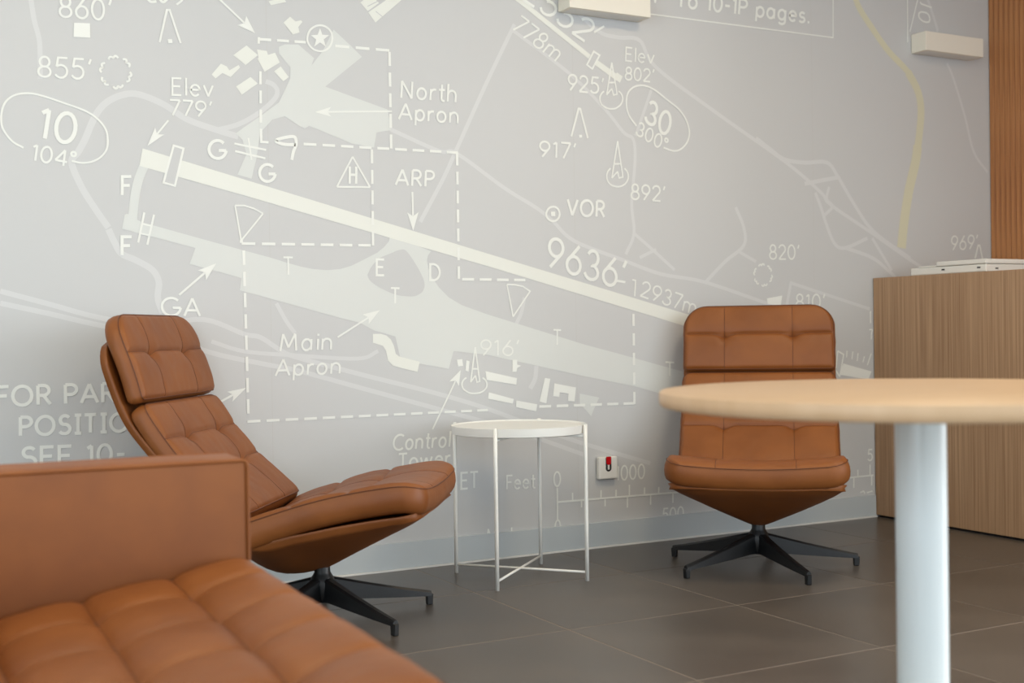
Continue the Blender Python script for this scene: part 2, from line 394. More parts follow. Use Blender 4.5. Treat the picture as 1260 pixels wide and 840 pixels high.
[0,130,1,[[-1176,1814],[-1217,1714],[-1258,1617]]],
[0,129,1,[[-1272,1230],[-1194,1174],[-1077,1087]]],
[0,129,1,[[-1246,1134],[-1167,1168]]],
[0,157,1,[[-1558,2105],[-1430,2015],[-1336,1999],[-1232,1997],[-1155,1897],[-861,1739],[-488,1551],[-295,1431],[-240,1380],[2,1262],[249,1139],[439,1055]]],
[0,171,1,[[-650,1645],[-572,1602],[-497,1564],[-384,1556],[-260,1563],[-200,1509],[-107,1392],[12,1269],[234,1153]]],
[0,175,1,[[-386,1465],[-294,1483],[-186,1503]]],
[0,142,1,[[-248,1457],[-262,1404],[-230,1373],[-278,1332]]],
[0,158,1,[[-327,1429],[-296,1367],[-264,1290],[-219,1210],[-158,1194],[-27,1239]]],
[0,161,1,[[-158,1194],[0,1153],[98,1096],[157,1053]]],
[0,145,1,[[2,1240],[118,1097]]],
[0,152,1,[[-762,1351],[-721,1268],[-722,1193],[-821,1124],[-922,1039]]],
[0,136,1,[[-744,1165],[-658,1126]]],
[0,139,0,[[-498,927],[-470,1038],[-18,925]]],
[0,149,1,[[356,2357],[416,2226],[421,2200]]],
[0,135,1,[[482,2060],[523,1992],[595,1823],[652,1660],[743,1569]]],
[0,153,1,[[-1773,975],[-1788,917],[-1813,871]]],
[0,185,1,[[-1725,716],[-1732,667],[-1754,631]]],
[1,323,1,[[-92,2330],[-64,2262],[17,2173],[114,2081],[233,1997],[292,1917],[311,1833],[300,1740]]],
[1,424,1,[[233,1997],[292,1917],[311,1833],[299,1721],[272,1590],[229,1459]]],
[1,537,1,[[288,1665],[272,1590],[229,1459],[196,1311],[179,1200]]],
[6,12,0,[[-2760,100],[-2760,2750]]],
[6,12,0,[[-1546,100],[-1546,2750]]],
[6,12,0,[[-339,100],[-339,2750]]]]
POLYS=[
[5,0,[[-3385,1841],[-3336,1844],[-3336,1798],[-3387,1796]]],
[5,0,[[-3164,1465],[-3138,1527],[-3132,1505],[-3109,1506]]],
[5,0,[[-2800,1867],[-2861,1888],[-2836,1897],[-2830,1923]]],
[5,0,[[-2592,1616],[-2533,1638],[-2546,1620],[-2533,1604]]],
[5,0,[[-2228,1215],[-2251,1281],[-2228,1267],[-2206,1283]]],
[5,0,[[-2945,1088],[-2980,1031],[-2983,1057],[-3007,1064]]],
[5,0,[[-2362,930],[-2405,881],[-2405,905],[-2428,915]]],
[5,0,[[-2046,709],[-2054,650],[-2067,670],[-2093,668]]],
[5,0,[[-2850,671],[-2898,626],[-2894,649],[-2915,660]]],
[4,0,[[-3179,1457],[-2846,1372],[-1926,1138],[-1011,906],[-812,856],[-834,811],[-1032,860],[-1927,1091],[-2847,1318],[-3190,1400]]],
[3,0,[[-3079,1472],[-3047,1464],[-3077,1340],[-3114,1349]]],
[3,0,[[-1450,1933],[-1423,1920],[-1458,1864],[-1482,1878]]],
[2,0,[[-3230,1244],[-3188,1219],[-3013,1174],[-2850,1133],[-2757,1110],[-2709,1096],[-2651,1081],[-2607,1073],[-2557,1070],[-2509,1074],[-2467,1086],[-2433,1102],[-2396,1120],[-2368,1134],[-2342,1154],[-2323,1175],[-2318,1195],[-2254,1176],[-2158,1143],[-2170,1128],[-2175,1110],[-2170,1081],[-2157,1049],[-2128,1011],[-2089,975],[-2037,947],[-1930,912],[-1506,792],[-1356,755],[-1043,675],[-1045,560],[-1281,624],[-1508,669],[-1932,762],[-2073,779],[-2094,714],[-2220,738],[-2286,760],[-2292,786],[-2304,836],[-2384,858],[-2436,885],[-2506,902],[-2866,999],[-2860,1040],[-3033,1085],[-3013,1138],[-3248,1195],[-3239,1241]]],
[3,1,[[-2407,1055],[-2391,1084],[-2360,1114],[-2318,1132],[-2280,1146],[-2255,1141],[-2214,1086],[-2188,1034],[-2190,1004],[-2206,988],[-2236,979],[-2299,985],[-2360,1010],[-2397,1035]]],
[2,0,[[-2717,1806],[-2717,1829],[-2697,1839],[-2648,1844],[-2592,1802],[-2602,1775],[-2560,1830],[-2519,1908],[-2455,1857],[-2415,1823],[-2553,1707],[-2320,1644],[-2308,1572],[-2364,1560],[-2374,1506],[-2457,1515],[-2614,1567],[-2629,1557],[-2649,1564],[-2700,1594],[-2744,1580],[-2787,1533],[-2803,1439],[-2820,1375],[-2868,1387],[-2836,1457],[-2849,1505],[-2871,1525],[-2843,1547],[-2786,1588],[-2720,1640],[-2679,1725],[-2678,1763]]],
[4,0,[[-2876,1786],[-2830,1823],[-2791,1794],[-2834,1757]]],
[4,0,[[-2794,1783],[-2731,1808],[-2715,1776],[-2769,1740]]],
[4,0,[[-2794,1813],[-2760,1811],[-2754,1792],[-2789,1781]]],
[4,0,[[-2736,1744],[-2712,1763],[-2684,1729],[-2704,1713]]],
[4,0,[[-2868,1682],[-2818,1718],[-2793,1698],[-2849,1656]]],
[4,0,[[-2700,1913],[-2676,1936],[-2657,1922],[-2637,1928],[-2632,1923],[-2647,1904],[-2643,1886],[-2667,1876]]],
[4,0,[[-2751,1980],[-2700,1999],[-2689,1985],[-2743,1968]]],
[4,0,[[-2418,2014],[-2378,2045],[-2347,2020],[-2391,1986]]],
[4,0,[[-2389,1982],[-2262,2076],[-2256,2044],[-2362,1949]]],
[4,0,[[-2950,1715],[-2918,1754],[-2898,1746],[-2890,1734],[-2858,1755],[-2853,1747],[-2886,1712],[-2914,1723],[-2937,1703]]],
[5,0,[[-1829,741],[-1809,741],[-1809,723],[-1793,718],[-1809,710],[-1812,696],[-1830,696]]],
[5,0,[[-1944,702],[-1811,672],[-1814,647],[-1939,669]]],
[5,0,[[-1931,623],[-1826,594],[-1830,576],[-1935,599]]],
[5,0,[[-1815,588],[-1725,570],[-1730,543],[-1817,563]]],
[5,0,[[-2022,744],[-2009,740],[-2014,702],[-2027,706]]],
[5,0,[[-2061,747],[-2039,749],[-2036,724],[-2056,722]]],
[5,0,[[-1690,669],[-1666,665],[-1685,572],[-1715,580]]],
[5,0,[[-1648,647],[-1552,628],[-1559,574],[-1589,577],[-1586,605],[-1625,612],[-1627,594],[-1655,598]]],
[5,0,[[-180,687],[-13,647],[-33,611],[-200,638]]],
[5,0,[[-604,972],[-520,984],[-529,938],[-600,948]]],
[4,0,[[-2390,846],[-2359,846],[-2338,840],[-2321,825],[-2310,804],[-2303,774],[-2290,764],[-2210,743],[-2219,707],[-2277,721],[-2314,731],[-2334,751],[-2340,785],[-2352,803],[-2390,815]]],
[2,0,[[-1535,604],[-1446,585],[-1469,545],[-1484,514],[-1535,566]]],
[5,0,[[-2569,1908],[-2561,1886],[-2536,1887],[-2556,1870],[-2549,1846],[-2570,1858],[-2591,1842],[-2584,1867],[-2603,1880],[-2578,1884]]]]
# ---------------------------------------------------------------- the airport chart printed on the back wall (flat print, wall coordinates x, z in mm)
def arc(cx, cy, rx, ry, a0, a1, n=10): return [(cx+rx*math.cos(R(a0+(a1-a0)*k/n)), cy+ry*math.sin(R(a0+(a1-a0)*k/n))) for k in range(n+1)]
G = {
 '0': (.62, [arc(.29, .5, .26, .5, 0, 360, 20)]),
 '1': (.36, [[(.03, .84), (.2, .98), (.2, 0)]]),
 '2': (.6, [arc(.28, .72, .24, .28, 170, -35, 10)+[(.04, 0), (.56, 0)]]),
 '3': (.58, [arc(.26, .74, .2, .26, 160, -90, 10)+arc(.26, .25, .25, .25, 90, -165, 10)]),
 '4': (.64, [[(.46, 0), (.46, 1), (.03, .27), (.62, .27)]]),
 '5': (.58, [[(.52, 1), (.14, 1), (.08, .55)]+arc(.26, .32, .26, .32, 115, -150, 10)]),
 '6': (.6, [arc(.29, .3, .25, .3, 0, 360, 16), [(.42, 1), (.08, .44)]]),
 '7': (.56, [[(.02, 1), (.52, 1), (.16, 0)]]),
 '8': (.6, [arc(.29, .75, .2, .25, 0, 360, 14), arc(.29, .26, .25, .26, 0, 360, 16)]),
 '9': (.6, [arc(.29, .7, .25, .3, 0, 360, 16), [(.16, 0), (.51, .56)]]),
 "'": (.28, [[(.14, 1.02), (.06, .76)]]), '°': (.34, [arc(.15, .86, .12, .14, 0, 360, 10)]),
 '-': (.45, [[(.05, .45), (.36, .45)]]), '.': (.25, [[(.04, .05), (.16, .05)]]), ' ': (.36, []),
 'A': (.8, [[(0, 0), (.37, 1), (.74, 0)], [(.13, .32), (.61, .32)]]),
 'C': (.78, [arc(.46, .5, .44, .5, 50, 310, 16)]),
 'D': (.76, [[(.04, 0), (.04, 1), (.22, 1)]+arc(.24, .5, .42, .5, 90, -90, 12)+[(.04, 0)]]),
 'E': (.58, [[(.5, 1), (.04, 1), (.04, 0), (.5, 0)], [(.04, .52), (.44, .52)]]),
 'F': (.56, [[(.5, 1), (.04, 1), (.04, 0)], [(.04, .52), (.42, .52)]]),
 'G': (.92, [arc(.46, .5, .44, .5, 45, 350, 18)+[(.9, .45), (.52, .45)]]),
 'H': (.72, [[(.04, 0), (.04, 1)], [(.6, 0), (.6, 1)], [(.04, .52), (.6, .52)]]),
 'I': (.44, [[(.2, 0), (.2, 1)], [(.04, 0), (.36, 0)], [(.04, 1), (.36, 1)]]),
 'M': (.95, [[(.02, 0), (.12, 1), (.43, .2), (.74, 1), (.84, 0)]]),
 'N': (.76, [[(.04, 0), (.04, 1), (.62, 0), (.62, 1)]]),
 'O': (.92, [arc(.43, .5, .41, .5, 0, 360, 20)]),
 'P': (.64, [[(.04, 0), (.04, 1)], [(.04, 1), (.26, 1)]+arc(.28, .74, .26, .26, 90, -90, 10)+[(.04, .48)]]),
 'R': (.68, [[(.04, 0), (.04, 1)], [(.04, 1), (.26, 1)]+arc(.28, .74, .25, .26, 90, -90, 10)+[(.04, .48)], [(.28, .48), (.58, 0)]]),
 'S': (.6, [arc(.28, .75, .22, .25, 30, 250, 9)+arc(.26, .26, .26, .26, 80, -150, 10)]),
 'T': (.62, [[(0, 1), (.56, 1)], [(.28, 1), (.28, 0)]]),
 'V': (.76, [[(0, 1), (.34, 0), (.68, 1)]]),
 'a': (.66, [arc(.26, .33, .24, .33, 0, 360, 14), [(.5, .66), (.5, 0)]]),
 'e': (.62, [[(.04, .36), (.5, .36)]+arc(.27, .33, .24, .33, 8, 320, 14)]),
 'g': (.64, [arc(.26, .33, .24, .33, 0, 360, 14), [(.5, .66), (.5, -.1)]+arc(.27, -.1, .23, .2, 0, -150, 6)]),
 'h': (.64, [[(.04, 0), (.04, 1.05)], [(.04, .35)]+arc(.27, .38, .23, .28, 170, 0, 8)+[(.5, 0)]]),
 'i': (.24, [[(.08, 0), (.08, .66)], [(.02, .9), (.14, .9)]]),
 'l': (.24, [[(.08, 0), (.08, 1.05)]]),
 'm': (.92, [[(.04, 0), (.04, .66)], [(.04, .4)]+arc(.23, .44, .19, .22, 170, 0, 8)+[(.42, 0)], [(.42, .4)]+arc(.61, .44, .19, .22, 170, 0, 8)+[(.8, 0)]]),
 'n': (.64, [[(.04, 0), (.04, .66)], [(.04, .35)]+arc(.27, .38, .23, .28, 170, 0, 8)+[(.5, 0)]]),
 'o': (.66, [arc(.29, .33, .25, .33, 0, 360, 14)]),
 'p': (.64, [[(.04, .66), (.04, -.32)], arc(.28, .33, .24, .33, 0, 360, 14)]),
 'r': (.44, [[(.04, 0), (.04, .66)], [(.04, .38)]+arc(.27, .36, .23, .28, 165, 70, 5)]),
 's': (.5, [arc(.22, .49, .17, .17, 30, 250, 7)+arc(.2, .17, .2, .17, 80, -150, 8)]),
 't': (.42, [[(.16, .98), (.16, .14)]+arc(.3, .14, .14, .14, 180, 290, 4), [(0, .66), (.34, .66)]]),
 'v': (.56, [[(0, .66), (.24, 0), (.48, .66)]]),
 'w': (.84, [[(0, .66), (.19, 0), (.38, .62), (.57, 0), (.76, .66)]]),
}
class Print:                       # collects flat ribbons and outlines at one height above the paper
    def __init__(s, y): s.v = []; s.f = []; s.y = y
    def pt(s, p): s.v.append((p[0], s.y, p[1])); return len(s.v)-1
    def ribbon(s, pts, w_):
        V2 = [Vector((p[0], p[1])) for p in pts]
        for i in range(1, len(V2)-1):      # sharp reversals start a new stroke
            if (V2[i]-V2[i-1]).length > 1e-5 and (V2[i+1]-V2[i]).length > 1e-5 and (V2[i]-V2[i-1]).normalized().dot((V2[i+1]-V2[i]).normalized()) < -.2:
                s.ribbon(pts[:i+1], w_); s.ribbon(pts[i:], w_); return
        s.y -= .00002
        P = []
        for p in pts:
            p = Vector((p[0], p[1]))
            if not P or (p-P[-1]).length > 1e-5: P.append(p)
        if len(P) < 2: return
        cl = (P[0]-P[-1]).length < 1e-4 and len(P) > 3
        if cl: P = P[:-1]
        n = len(P); idx = []
        for i in range(n):
            a = P[i-1] if (cl or i) else None; b = P[(i+1) % n] if (cl or i < n-1) else None
            d1 = (P[i]-a).normalized() if a is not None else None; d2 = (b-P[i]).normalized() if b is not None else None
            d1 = d1 or d2; d2 = d2 or d1
            n1 = Vector((-d1.y, d1.x)); n2 = Vector((-d2.y, d2.x)); m = n1+n2
            m = m.normalized() if m.length > .2 else n1
            k = min(1/max(m.dot(n1), .35), 2.2)
            idx.append((s.pt(P[i]+m*w_/2*k), s.pt(P[i]-m*w_/2*k)))
        for i in range(n if cl else n-1):
            j = (i+1) % n; s.f.append((idx[i][0], idx[i][1], idx[j][1], idx[j][0]))
    def poly(s, pts): s.f.append(tuple(s.pt(p) for p in pts))
    def build(s, name, m, **pr):
        if not s.f: return
        o = mesh(name, s.v, s.f, m, wall_back, **pr)
        return o
LAYER_M = [pap[1], pap[2], pap[3], pap[0], pap[4], pap[5], pap[6]]
LAYER_Y = [-.0002, -.0005, -.0008, -.0014, -.0011, -.0018, -.0001]
LAYER_N = ['printed_road', 'printed_river', 'printed_apron', 'printed_clearing', 'printed_runway', 'chart_symbol', 'paper_seam']
for ln in range(7):
    cnt = 0
    for it in STROKES:
        if it[0] != ln: continue
        P = [(a/1000, b/1000) for a, b in it[3]]; w_ = it[1]/10000
        if it[2]: P = [(q.x, q.y) for q in catmull([(a, b, 0) for a, b in P], 6)]
        y = LAYER_Y[ln]-.00001*(cnt % 9); cnt += 1
        pr = Print(y)
        if len(it) > 4:
            L_, g_ = it[4][0]/10000, it[4][1]/10000; a = Vector(P[0]); b = Vector(P[1]); tot = (b-a).length; n = max(1, round((tot+g_)/(L_+g_))); k = (tot+g_)/n
            for q in range(n):
                s0 = q*k; s1 = s0+k*L_/(L_+g_); pr.ribbon([a.lerp(b, s0/tot), a.lerp(b, min(1, s1/tot))], w_)
            pr.build('dashed_line', LAYER_M[ln], kind='stuff')
        else:
            pr.ribbon(P, w_); pr.build(LAYER_N[ln], LAYER_M[ln])
    for it in POLYS:
        if it[0] != ln: continue
        P = [(a/1000, b/1000) for a, b in it[2]]
        if it[1]: P = [(q.x, q.y) for q in catmull([(a, b, 0) for a, b in P+P[:1]], 6)][:-1]
        pr = Print(LAYER_Y[ln]-.00012-.00001*(cnt % 5)); cnt += 1; pr.poly(P)
        pr.build({2: 'printed_apron', 4: 'printed_runway' if len(P) > 8 else 'printed_building'}.get(ln, LAYER_N[ln]), LAYER_M[ln])
for s_, p0, p1, p2, w_ in TEXTS:
    o0 = Vector((p0[0], p0[1]))/1000; U = Vector((p1[0], p1[1]))/1000-o0; V = Vector((p2[0], p2[1]))/1000-o0
    tot = sum(G[ch][0] for ch in s_)-.1; x = 0; pr = Print(-.0020)
    for ch in s_:
        adv, st = G[ch]
        for q in st: pr.ribbon([o0+U*((x+.04+a*.86)/tot)+V*b for a, b in q], w_/10000)
        x += adv
    pr.build('printed_text', pap[5], kind='stuff')
LCH_AZ, RCH_AZ = 325, 229.4
LAMP_W = 17
# ---------------------------------------------------------------- padded leather panel following a side profile (local: x across, y forward, z up)
def polyline_at(P, s):
    for i in range(len(P)-1):
        l = (P[i+1]-P[i]).length
        if s <= l or i == len(P)-2: return P[i]+(P[i+1]-P[i])*(s/l), (P[i+1]-P[i]).normalized()
        s -= l
def panel(name, prof, hw, T_, parent, m, seams_x, seams_s, corner=(0, 0), nu=90, nv=60, puff=.010, cw=.007, cd=.005, bd=.010, br=.022, sag=0, shift=.006, edge=.012, jit=0, bulge=.008, offx=0, cdx=.0016, px=.25, seed=0):
    P = catmull([(0, a, b) for a, b in prof], 10); L_ = sum((P[i+1]-P[i]).length for i in range(len(P)-1))
    # smooth frame: sample tangents, then average
    def frame(s):
        s = min(max(s, 0), L_)
        p, t = polyline_at(P, s); t2 = Vector((0, 0, 0))
        for d in (-.02, -.01, 0, .01, .02): t2 += polyline_at(P, min(max(s+d, 0), L_))[1]
        t2.normalize(); return p, t2, Vector((0, -t2.z, t2.y))
    bx = [-hw]+sorted(seams_x)+[hw]; bs = [0]+sorted(seams_s)+[L_]
    def frac(v, b):
        for i in range(len(b)-1):
            if v <= b[i+1] or i == len(b)-2: return (v-b[i])/(b[i+1]-b[i])
    def hws(s):
        h = hw
        if corner[0] and s < corner[0]: r = corner[0]; h -= r-math.sqrt(max(r*r-(r-s)**2, 0))
        if corner[1] and L_-s < corner[1]: r = corner[1]; h -= r-math.sqrt(max(r*r-(r-(L_-s))**2, 0))
        return h
    def height(x, s, h):
        a = frac(x, bx); b = frac(s, bs)
        z = puff*((1-px)+px*(1-abs(2*a-1)**2.6))*(1-abs(2*b-1)**2.6)+puff*.5
        dmin = 9
        for q in seams_x: d = abs(x-q); z -= cdx*math.exp(-(d/cw)**1.4)
        for q in seams_s:
            dd = min([abs(x-k) for k in seams_x] or [9]); c_ = q+shift*math.exp(-(dd/.03)**2)
            d = abs(s-c_); z -= cd*1.2*math.exp(-(d/cw)**1.4)
            for k in seams_x:
                rr = math.hypot(x-k, s-q-shift); z -= bd*math.exp(-(rr/br)**1.3)
        z += .0016*noise.noise(Vector((x*14+seed, s*14, seed*3.1)))+.0008*noise.noise(Vector((x*40, s*30+seed, 1)))+.0012*max(0, noise.noise(Vector((x*9+s*22, s*9-x*30, seed*1.7))))
        e = min(h-abs(x), s, L_-s); e = max(e, 0)
        if e < edge: z -= (z+.0)*(1-e/edge)**2*1.0+.004*(1-e/edge)**2
        return z
    def grid1(brk, lo, hi, n):        # denser near the seams
        w_ = []; N = 400
        for i in range(N):
            v = lo+(hi-lo)*(i+.5)/N; d = min([abs(v-q) for q in brk]+[v-lo+.004, hi-v+.004]); w_.append(1+3.2*math.exp(-(d/.012)**2))
        tot = sum(w_); out = [lo]; acc = 0; k = 1
        for i in range(N):
            acc += w_[i]
            while k < n and acc >= tot*k/n: out.append(lo+(hi-lo)*(i+1)/N); k += 1
        out.append(hi); return out
    X = grid1(list(seams_x), -hw, hw, nu); Sg = grid1([q+shift*.5 for q in seams_s], 0, L_, nv)
    nx, ns = len(X), len(Sg); vs = []; fs = []; rings_src = []
    if corner[0] or corner[1]:
        pass
    def place(x, s, z, ox=0, os_=0):
        p, t, n = frame(s); p = p.copy(); p.x = x+ox+offx
        c_ = 1-(x/hw)**2
        return p+t*os_+n*(z-sag*c_)
    for j, s in enumerate(Sg):
        h = hws(s)
        for i, x in enumerate(X):
            xx = x/hw*h; vs.append(place(xx, s, height(xx, s, h)))
    id_ = lambda i, j: j*nx+i
    for j in range(ns-1):
        for i in range(nx-1): fs.append((id_(i, j), id_(i+1, j), id_(i+1, j+1), id_(i, j+1)))
    loop = [(i, 0) for i in range(nx)]+[(nx-1, j) for j in range(1, ns)]+[(i, ns-1) for i in range(nx-2, -1, -1)]+[(0, j) for j in range(ns-2, 0, -1)]
    pl = [Vector((X[i]/hw*hws(Sg[j]), Sg[j])) for i, j in loop]; n = len(loop); nor = []
    for k in range(n):
        d = Vector((0, 0))
        for q in range(1, 4): d += pl[(k+q) % n]-pl[(k-q) % n]
        d.normalize(); nor.append(Vector((d.y, -d.x)))
    prev = [id_(i, j) for i, j in loop]; first = [vs[k] for k in prev]
    rings = [(.0015, .0035), (.0015, .007), (.3*bulge, .010), (.75*bulge, T_*.3), (bulge, T_*.5), (.9*bulge, T_*.72), (.4*bulge, T_*.88), (-.004, T_*.98), (-.02, T_)]
    pipe = []
    for ri, (o_, d_) in enumerate(rings):
        cur = []
        for k in range(n):
            wr = .0016*noise.noise(Vector((pl[k].x*30+ri, pl[k].y*30, seed)))*(1 if 2 < ri < 7 else 0)
            c_ = pl[k]+nor[k]*(o_+wr); vs.append(place(pl[k].x, pl[k].y, -d_, nor[k].x*(o_+wr), nor[k].y*(o_+wr))); cur.append(len(vs)-1)
            if ri == 0: pipe.append(vs[-1])
        for k in range(n): l = (k+1) % n; fs.append((prev[k], cur[k], cur[l], prev[l]))
        prev = cur
    # bottom
    b0 = len(vs); ids = {}
    for k in range(n): ids[loop[k]] = prev[k]
    for j in range(1, ns-1):
        h = hws(Sg[j])
        for i in range(1, nx-1): vs.append(place(X[i]/hw*max(h-.02, .01), Sg[j], -T_)); ids[(i, j)] = len(vs)-1
    for j in range(ns-1):
        for i in range(nx-1): fs.append((ids[(i, j)], ids[(i, j+1)], ids[(i+1, j+1)], ids[(i+1, j)]))
    o = mesh(name, vs, fs, m, parent, smooth=True)
    step = max(1, n//160)
    tube('seam_piping', [pipe[k] for k in range(0, n, step)], .0013, leather_dark, o, n=6, closed=True)
    for q in seams_x:                 # sewn lines lie in the creases
        pts = [place(q, s, height(q, s, hws(s))+.0004) for s in Sg[1:-1]]
        tube('stitched_seam', pts, .0009, leather_dark, o, n=5)
    for q in seams_s:
        pts = []
        for x in X[1:-1]:
            dd = min([abs(x-k) for k in seams_x] or [9]); s = q+shift*math.exp(-(dd/.03)**2); pts.append(place(x, s, height(x, s, hws(s))+.0004))
        tube('stitched_seam', pts, .0009, leather_dark, o, n=5)
    return o

# ---------------------------------------------------------------- swivel easy chairs
SEAT = [(-.165, .318), (-.08, .347), (.02, .378), (.13, .405), (.24, .424), (.31, .431), (.367, .424)]
BACK = [(-.428, .658), (-.384, .590), (-.322, .508), (-.25, .432), (-.150, .345)]
HEAD = [(-.518, .913), (-.487, .845), (-.454, .760), (-.428, .673)]
RIM = [(-.545, .842), (-.522, .750), (-.472, .625), (-.405, .535), (-.315, .440), (-.215, .340), (-.120, .276), (.0, .295), (.12, .319), (.22, .336), (.30, .347), (.350, .358)]
def shell(parent):
    P = catmull([(0, a, b) for a, b in RIM], 6); n = len(P); S_ = [0]
    for i in range(1, n): S_.append(S_[-1]+(P[i]-P[i-1]).length)
    hub = min(range(n), key=lambda i: abs(P[i].y+.01)); Lf = S_[-1]-S_[hub]; Lb = S_[hub]
    NU = 40; vs = []; fs = []; layers = []
    def hwid(i):
        h = .292; d0 = S_[i]; d1 = S_[-1]-S_[i]; r = .085
        if d0 < r: h -= r-math.sqrt(max(r*r-(r-d0)**2, 0))
        r = .05
        if d1 < r: h -= r-math.sqrt(max(r*r-(r-d1)**2, 0))
        return h
    for lay in (0, 1):
        ids = []
        for i in range(n):
            t = (P[min(i+1, n-1)]-P[max(i-1, 0)]).normalized(); N_ = Vector((0, -t.z, t.y)); row = []
            v_ = (S_[i]-S_[hub])/Lf if i >= hub else ((S_[hub]-S_[i])/.62)**1.25
            v_ = min(v_, 1)
            for k in range(NU+1):
                u = -1+2*k/NU; g = max(0, 1-max(abs(u), v_)); soft = 1-(abs(u)**6+v_**6)**(1/6); g = max(0, soft)
                p = P[i].copy(); p.x = u*hwid(i)
                if lay == 0: p -= N_*.004; p.z -= .008*(1-u*u)*(1 if i > hub else 0)
                else:
                    p -= N_*.024; p.x *= .985
                    D_ = Vector((0, 0, -1)) if i >= hub else (Vector((0, 0, -1))*(1-v_)-N_*v_).normalized()
                    p += D_*(.130*g**.88)
                vs.append(p); row.append(len(vs)-1)
            ids.append(row)
        layers.append(ids)
    for lay, ids in enumerate(layers):
        for i in range(n-1):
            for k in range(NU):
                f = (ids[i][k], ids[i][k+1], ids[i+1][k+1], ids[i+1][k]); fs.append(f if lay == 0 else f[::-1])
    A, B = layers
    per = lambda I: [I[0][k] for k in range(NU+1)]+[I[i][NU] for i in range(1, n)]+[I[n-1][k] for k in range(NU-1, -1, -1)]+[I[i][0] for i in range(n-2, 0, -1)]
    a, b = per(A), per(B); m_ = len(a)
    # rounded rim: one ring between upper and lower face
    mid = []
    for k in range(m_):
        c_ = (Vector(vs[a[k]])+Vector(vs[b[k]]))/2; pv = Vector(vs[a[(k+2) % m_]])-Vector(vs[a[k-2]]); dn = Vector(vs[b[k]])-Vector(vs[a[k]])
        o_ = pv.cross(dn).normalized(); cc = Vector((0, c_.y, c_.z)); 
        vs.append(c_+o_*.006); mid.append(len(vs)-1)
    for k in range(m_):
        l = (k+1) % m_; fs.append((a[k], mid[k], mid[l], a[l])); fs.append((mid[k], b[k], b[l], mid[l]))
    return mesh('shell', vs, fs, leather, parent, smooth=True)
def easy_chair(label, loc, az, base_az, tilt=0):
    e = empty('swivel_armchair', label, 'armchair', (loc[0], loc[1], 0), R(az-90), 'two matching tan leather swivel armchairs')
    up_ = [panel('head_cushion', HEAD, .284, .052, e, leather, (-.130, .130), (.116,), corner=(.086, .012), nu=84, nv=52, seed=1+loc[0], puff=.006, cd=.0048, cdx=.0007, bd=.015, br=.019, shift=.011, cw=.0055),
        panel('back_cushion', BACK, .288, .056, e, leather, (-.130, .130), (.115, .235), corner=(.03, .01), nu=84, nv=70, seed=2+loc[0], puff=.006, cd=.0048, cdx=.0007, bd=.015, br=.019, shift=.011, cw=.0055),
        panel('seat_cushion', SEAT, .293, .078, e, leather, (-.130, .130), (.16, .33), corner=(.01, .06), nu=84, nv=80, seed=3+loc[0], puff=.007, sag=.018, cd=.004, cdx=.0012, bd=.010, cw=.006, bulge=.010),
        shell(e)]
    for q in up_:                     # the seat rocks on the swivel: pivot at the hub top
        q.rotation_euler = (R(tilt), 0, 0); q.location = Vector((0, 0, .15))-Matrix.Rotation(R(tilt), 3, 'X') @ Vector((0, 0, .15))
    hub = lathe('swivel_hub', [(.021, .17), (.023, .168), (.024, .135), (.028, .128), (.034, .118), (.040, .105), (.036, .060), (.030, .048)], black_metal, e, n=32)
    for k in range(5):
        a = R(base_az+72*k-(az-90)); ca, sa = math.cos(a), math.sin(a); vs = []; fs = []
        sec = [(.02, .0185, .122, .050), (.06, .0175, .112, .050), (.16, .0145, .086, .041), (.26, .0120, .062, .033), (.335, .0105, .046, .028), (.349, .0095, .043, .029)]
        for d, hw_, zt, zb in sec:
            ring = [(-hw_, zb), (hw_, zb), (hw_*.9, zt-.006), (hw_*.5, zt), (-hw_*.5, zt), (-hw_*.9, zt-.006)]
            for y, z in ring: vs.append((ca*d-sa*y, sa*d+ca*y, z))
        for s in range(len(sec)-1):
            for q in range(6): r_ = (q+1) % 6; fs.append((s*6+q, s*6+r_, (s+1)*6+r_, (s+1)*6+q))
        fs += [tuple(range(6))[::-1], tuple((len(sec)-1)*6+q for q in range(6))]
        leg = mesh('leg', vs, fs, black_metal, e)
        bm = box_bm(-.009, .009, -.0085, .0085, 0, .034, .002, 1)
        for v in bm.verts:
            if v.co.z > .02: v.co.x *= 1.25
        ft = frombm('foot', bm, black_metal, leg); ft.location = (ca*.344, sa*.344, 0); ft.rotation_euler = (0, 0, a)
    return e
cl = easy_chair('tan leather swivel armchair on the left, behind the sofa arm, turned to the right', (-2.789, -.557), LCH_AZ, -74.5)
cr = easy_chair('tan leather swivel armchair on the right, behind the round table, facing the viewer', (-1.187, -.636), RCH_AZ, 114, -2.6)

# ---------------------------------------------------------------- tufted sofa in the foreground
so = empty('tufted_sofa', 'tan leather tufted sofa with a flat square arm, cut off in the foreground', 'sofa', (-3.392, -1.85, 0), R(-92.15))
# local: +y = front direction, +x = along the sofa towards the camera, origin at the front corner by the arm
def sofa_seam(k): return .158+.195*k
NS = 7; W_ = 1.50
pan = panel('seat_cushion', [(-.66, .335), (-.50, .356), (-.30, .386), (-.12, .415), (-.035, .430), (.004, .427)], W_/2, .125, so, leather,
            tuple(sofa_seam(k)-W_/2 for k in range(NS)), (.055, .21, .365, .52), corner=(.01, .03), nu=230, nv=120, puff=.010, cw=.009, cd=.005, cdx=.005, px=.6, bd=.012, br=.035, shift=.004, edge=.025, bulge=.006, offx=W_/2+.004, seed=9)
def padded_box(name, x0, x1, y0, y1, z0, z1, parent, bev=.014, pz=0):
    bm = box_bm(x0, x1, y0, y1, z0, z1, bev, 4)
    o = frombm(name, bm, leather, parent, smooth=True); o.data.set_sharp_from_angle(angle=R(60)); return o
arm = padded_box('armrest', -.150, 0, -.80, 0, .10, .618, so, .010)
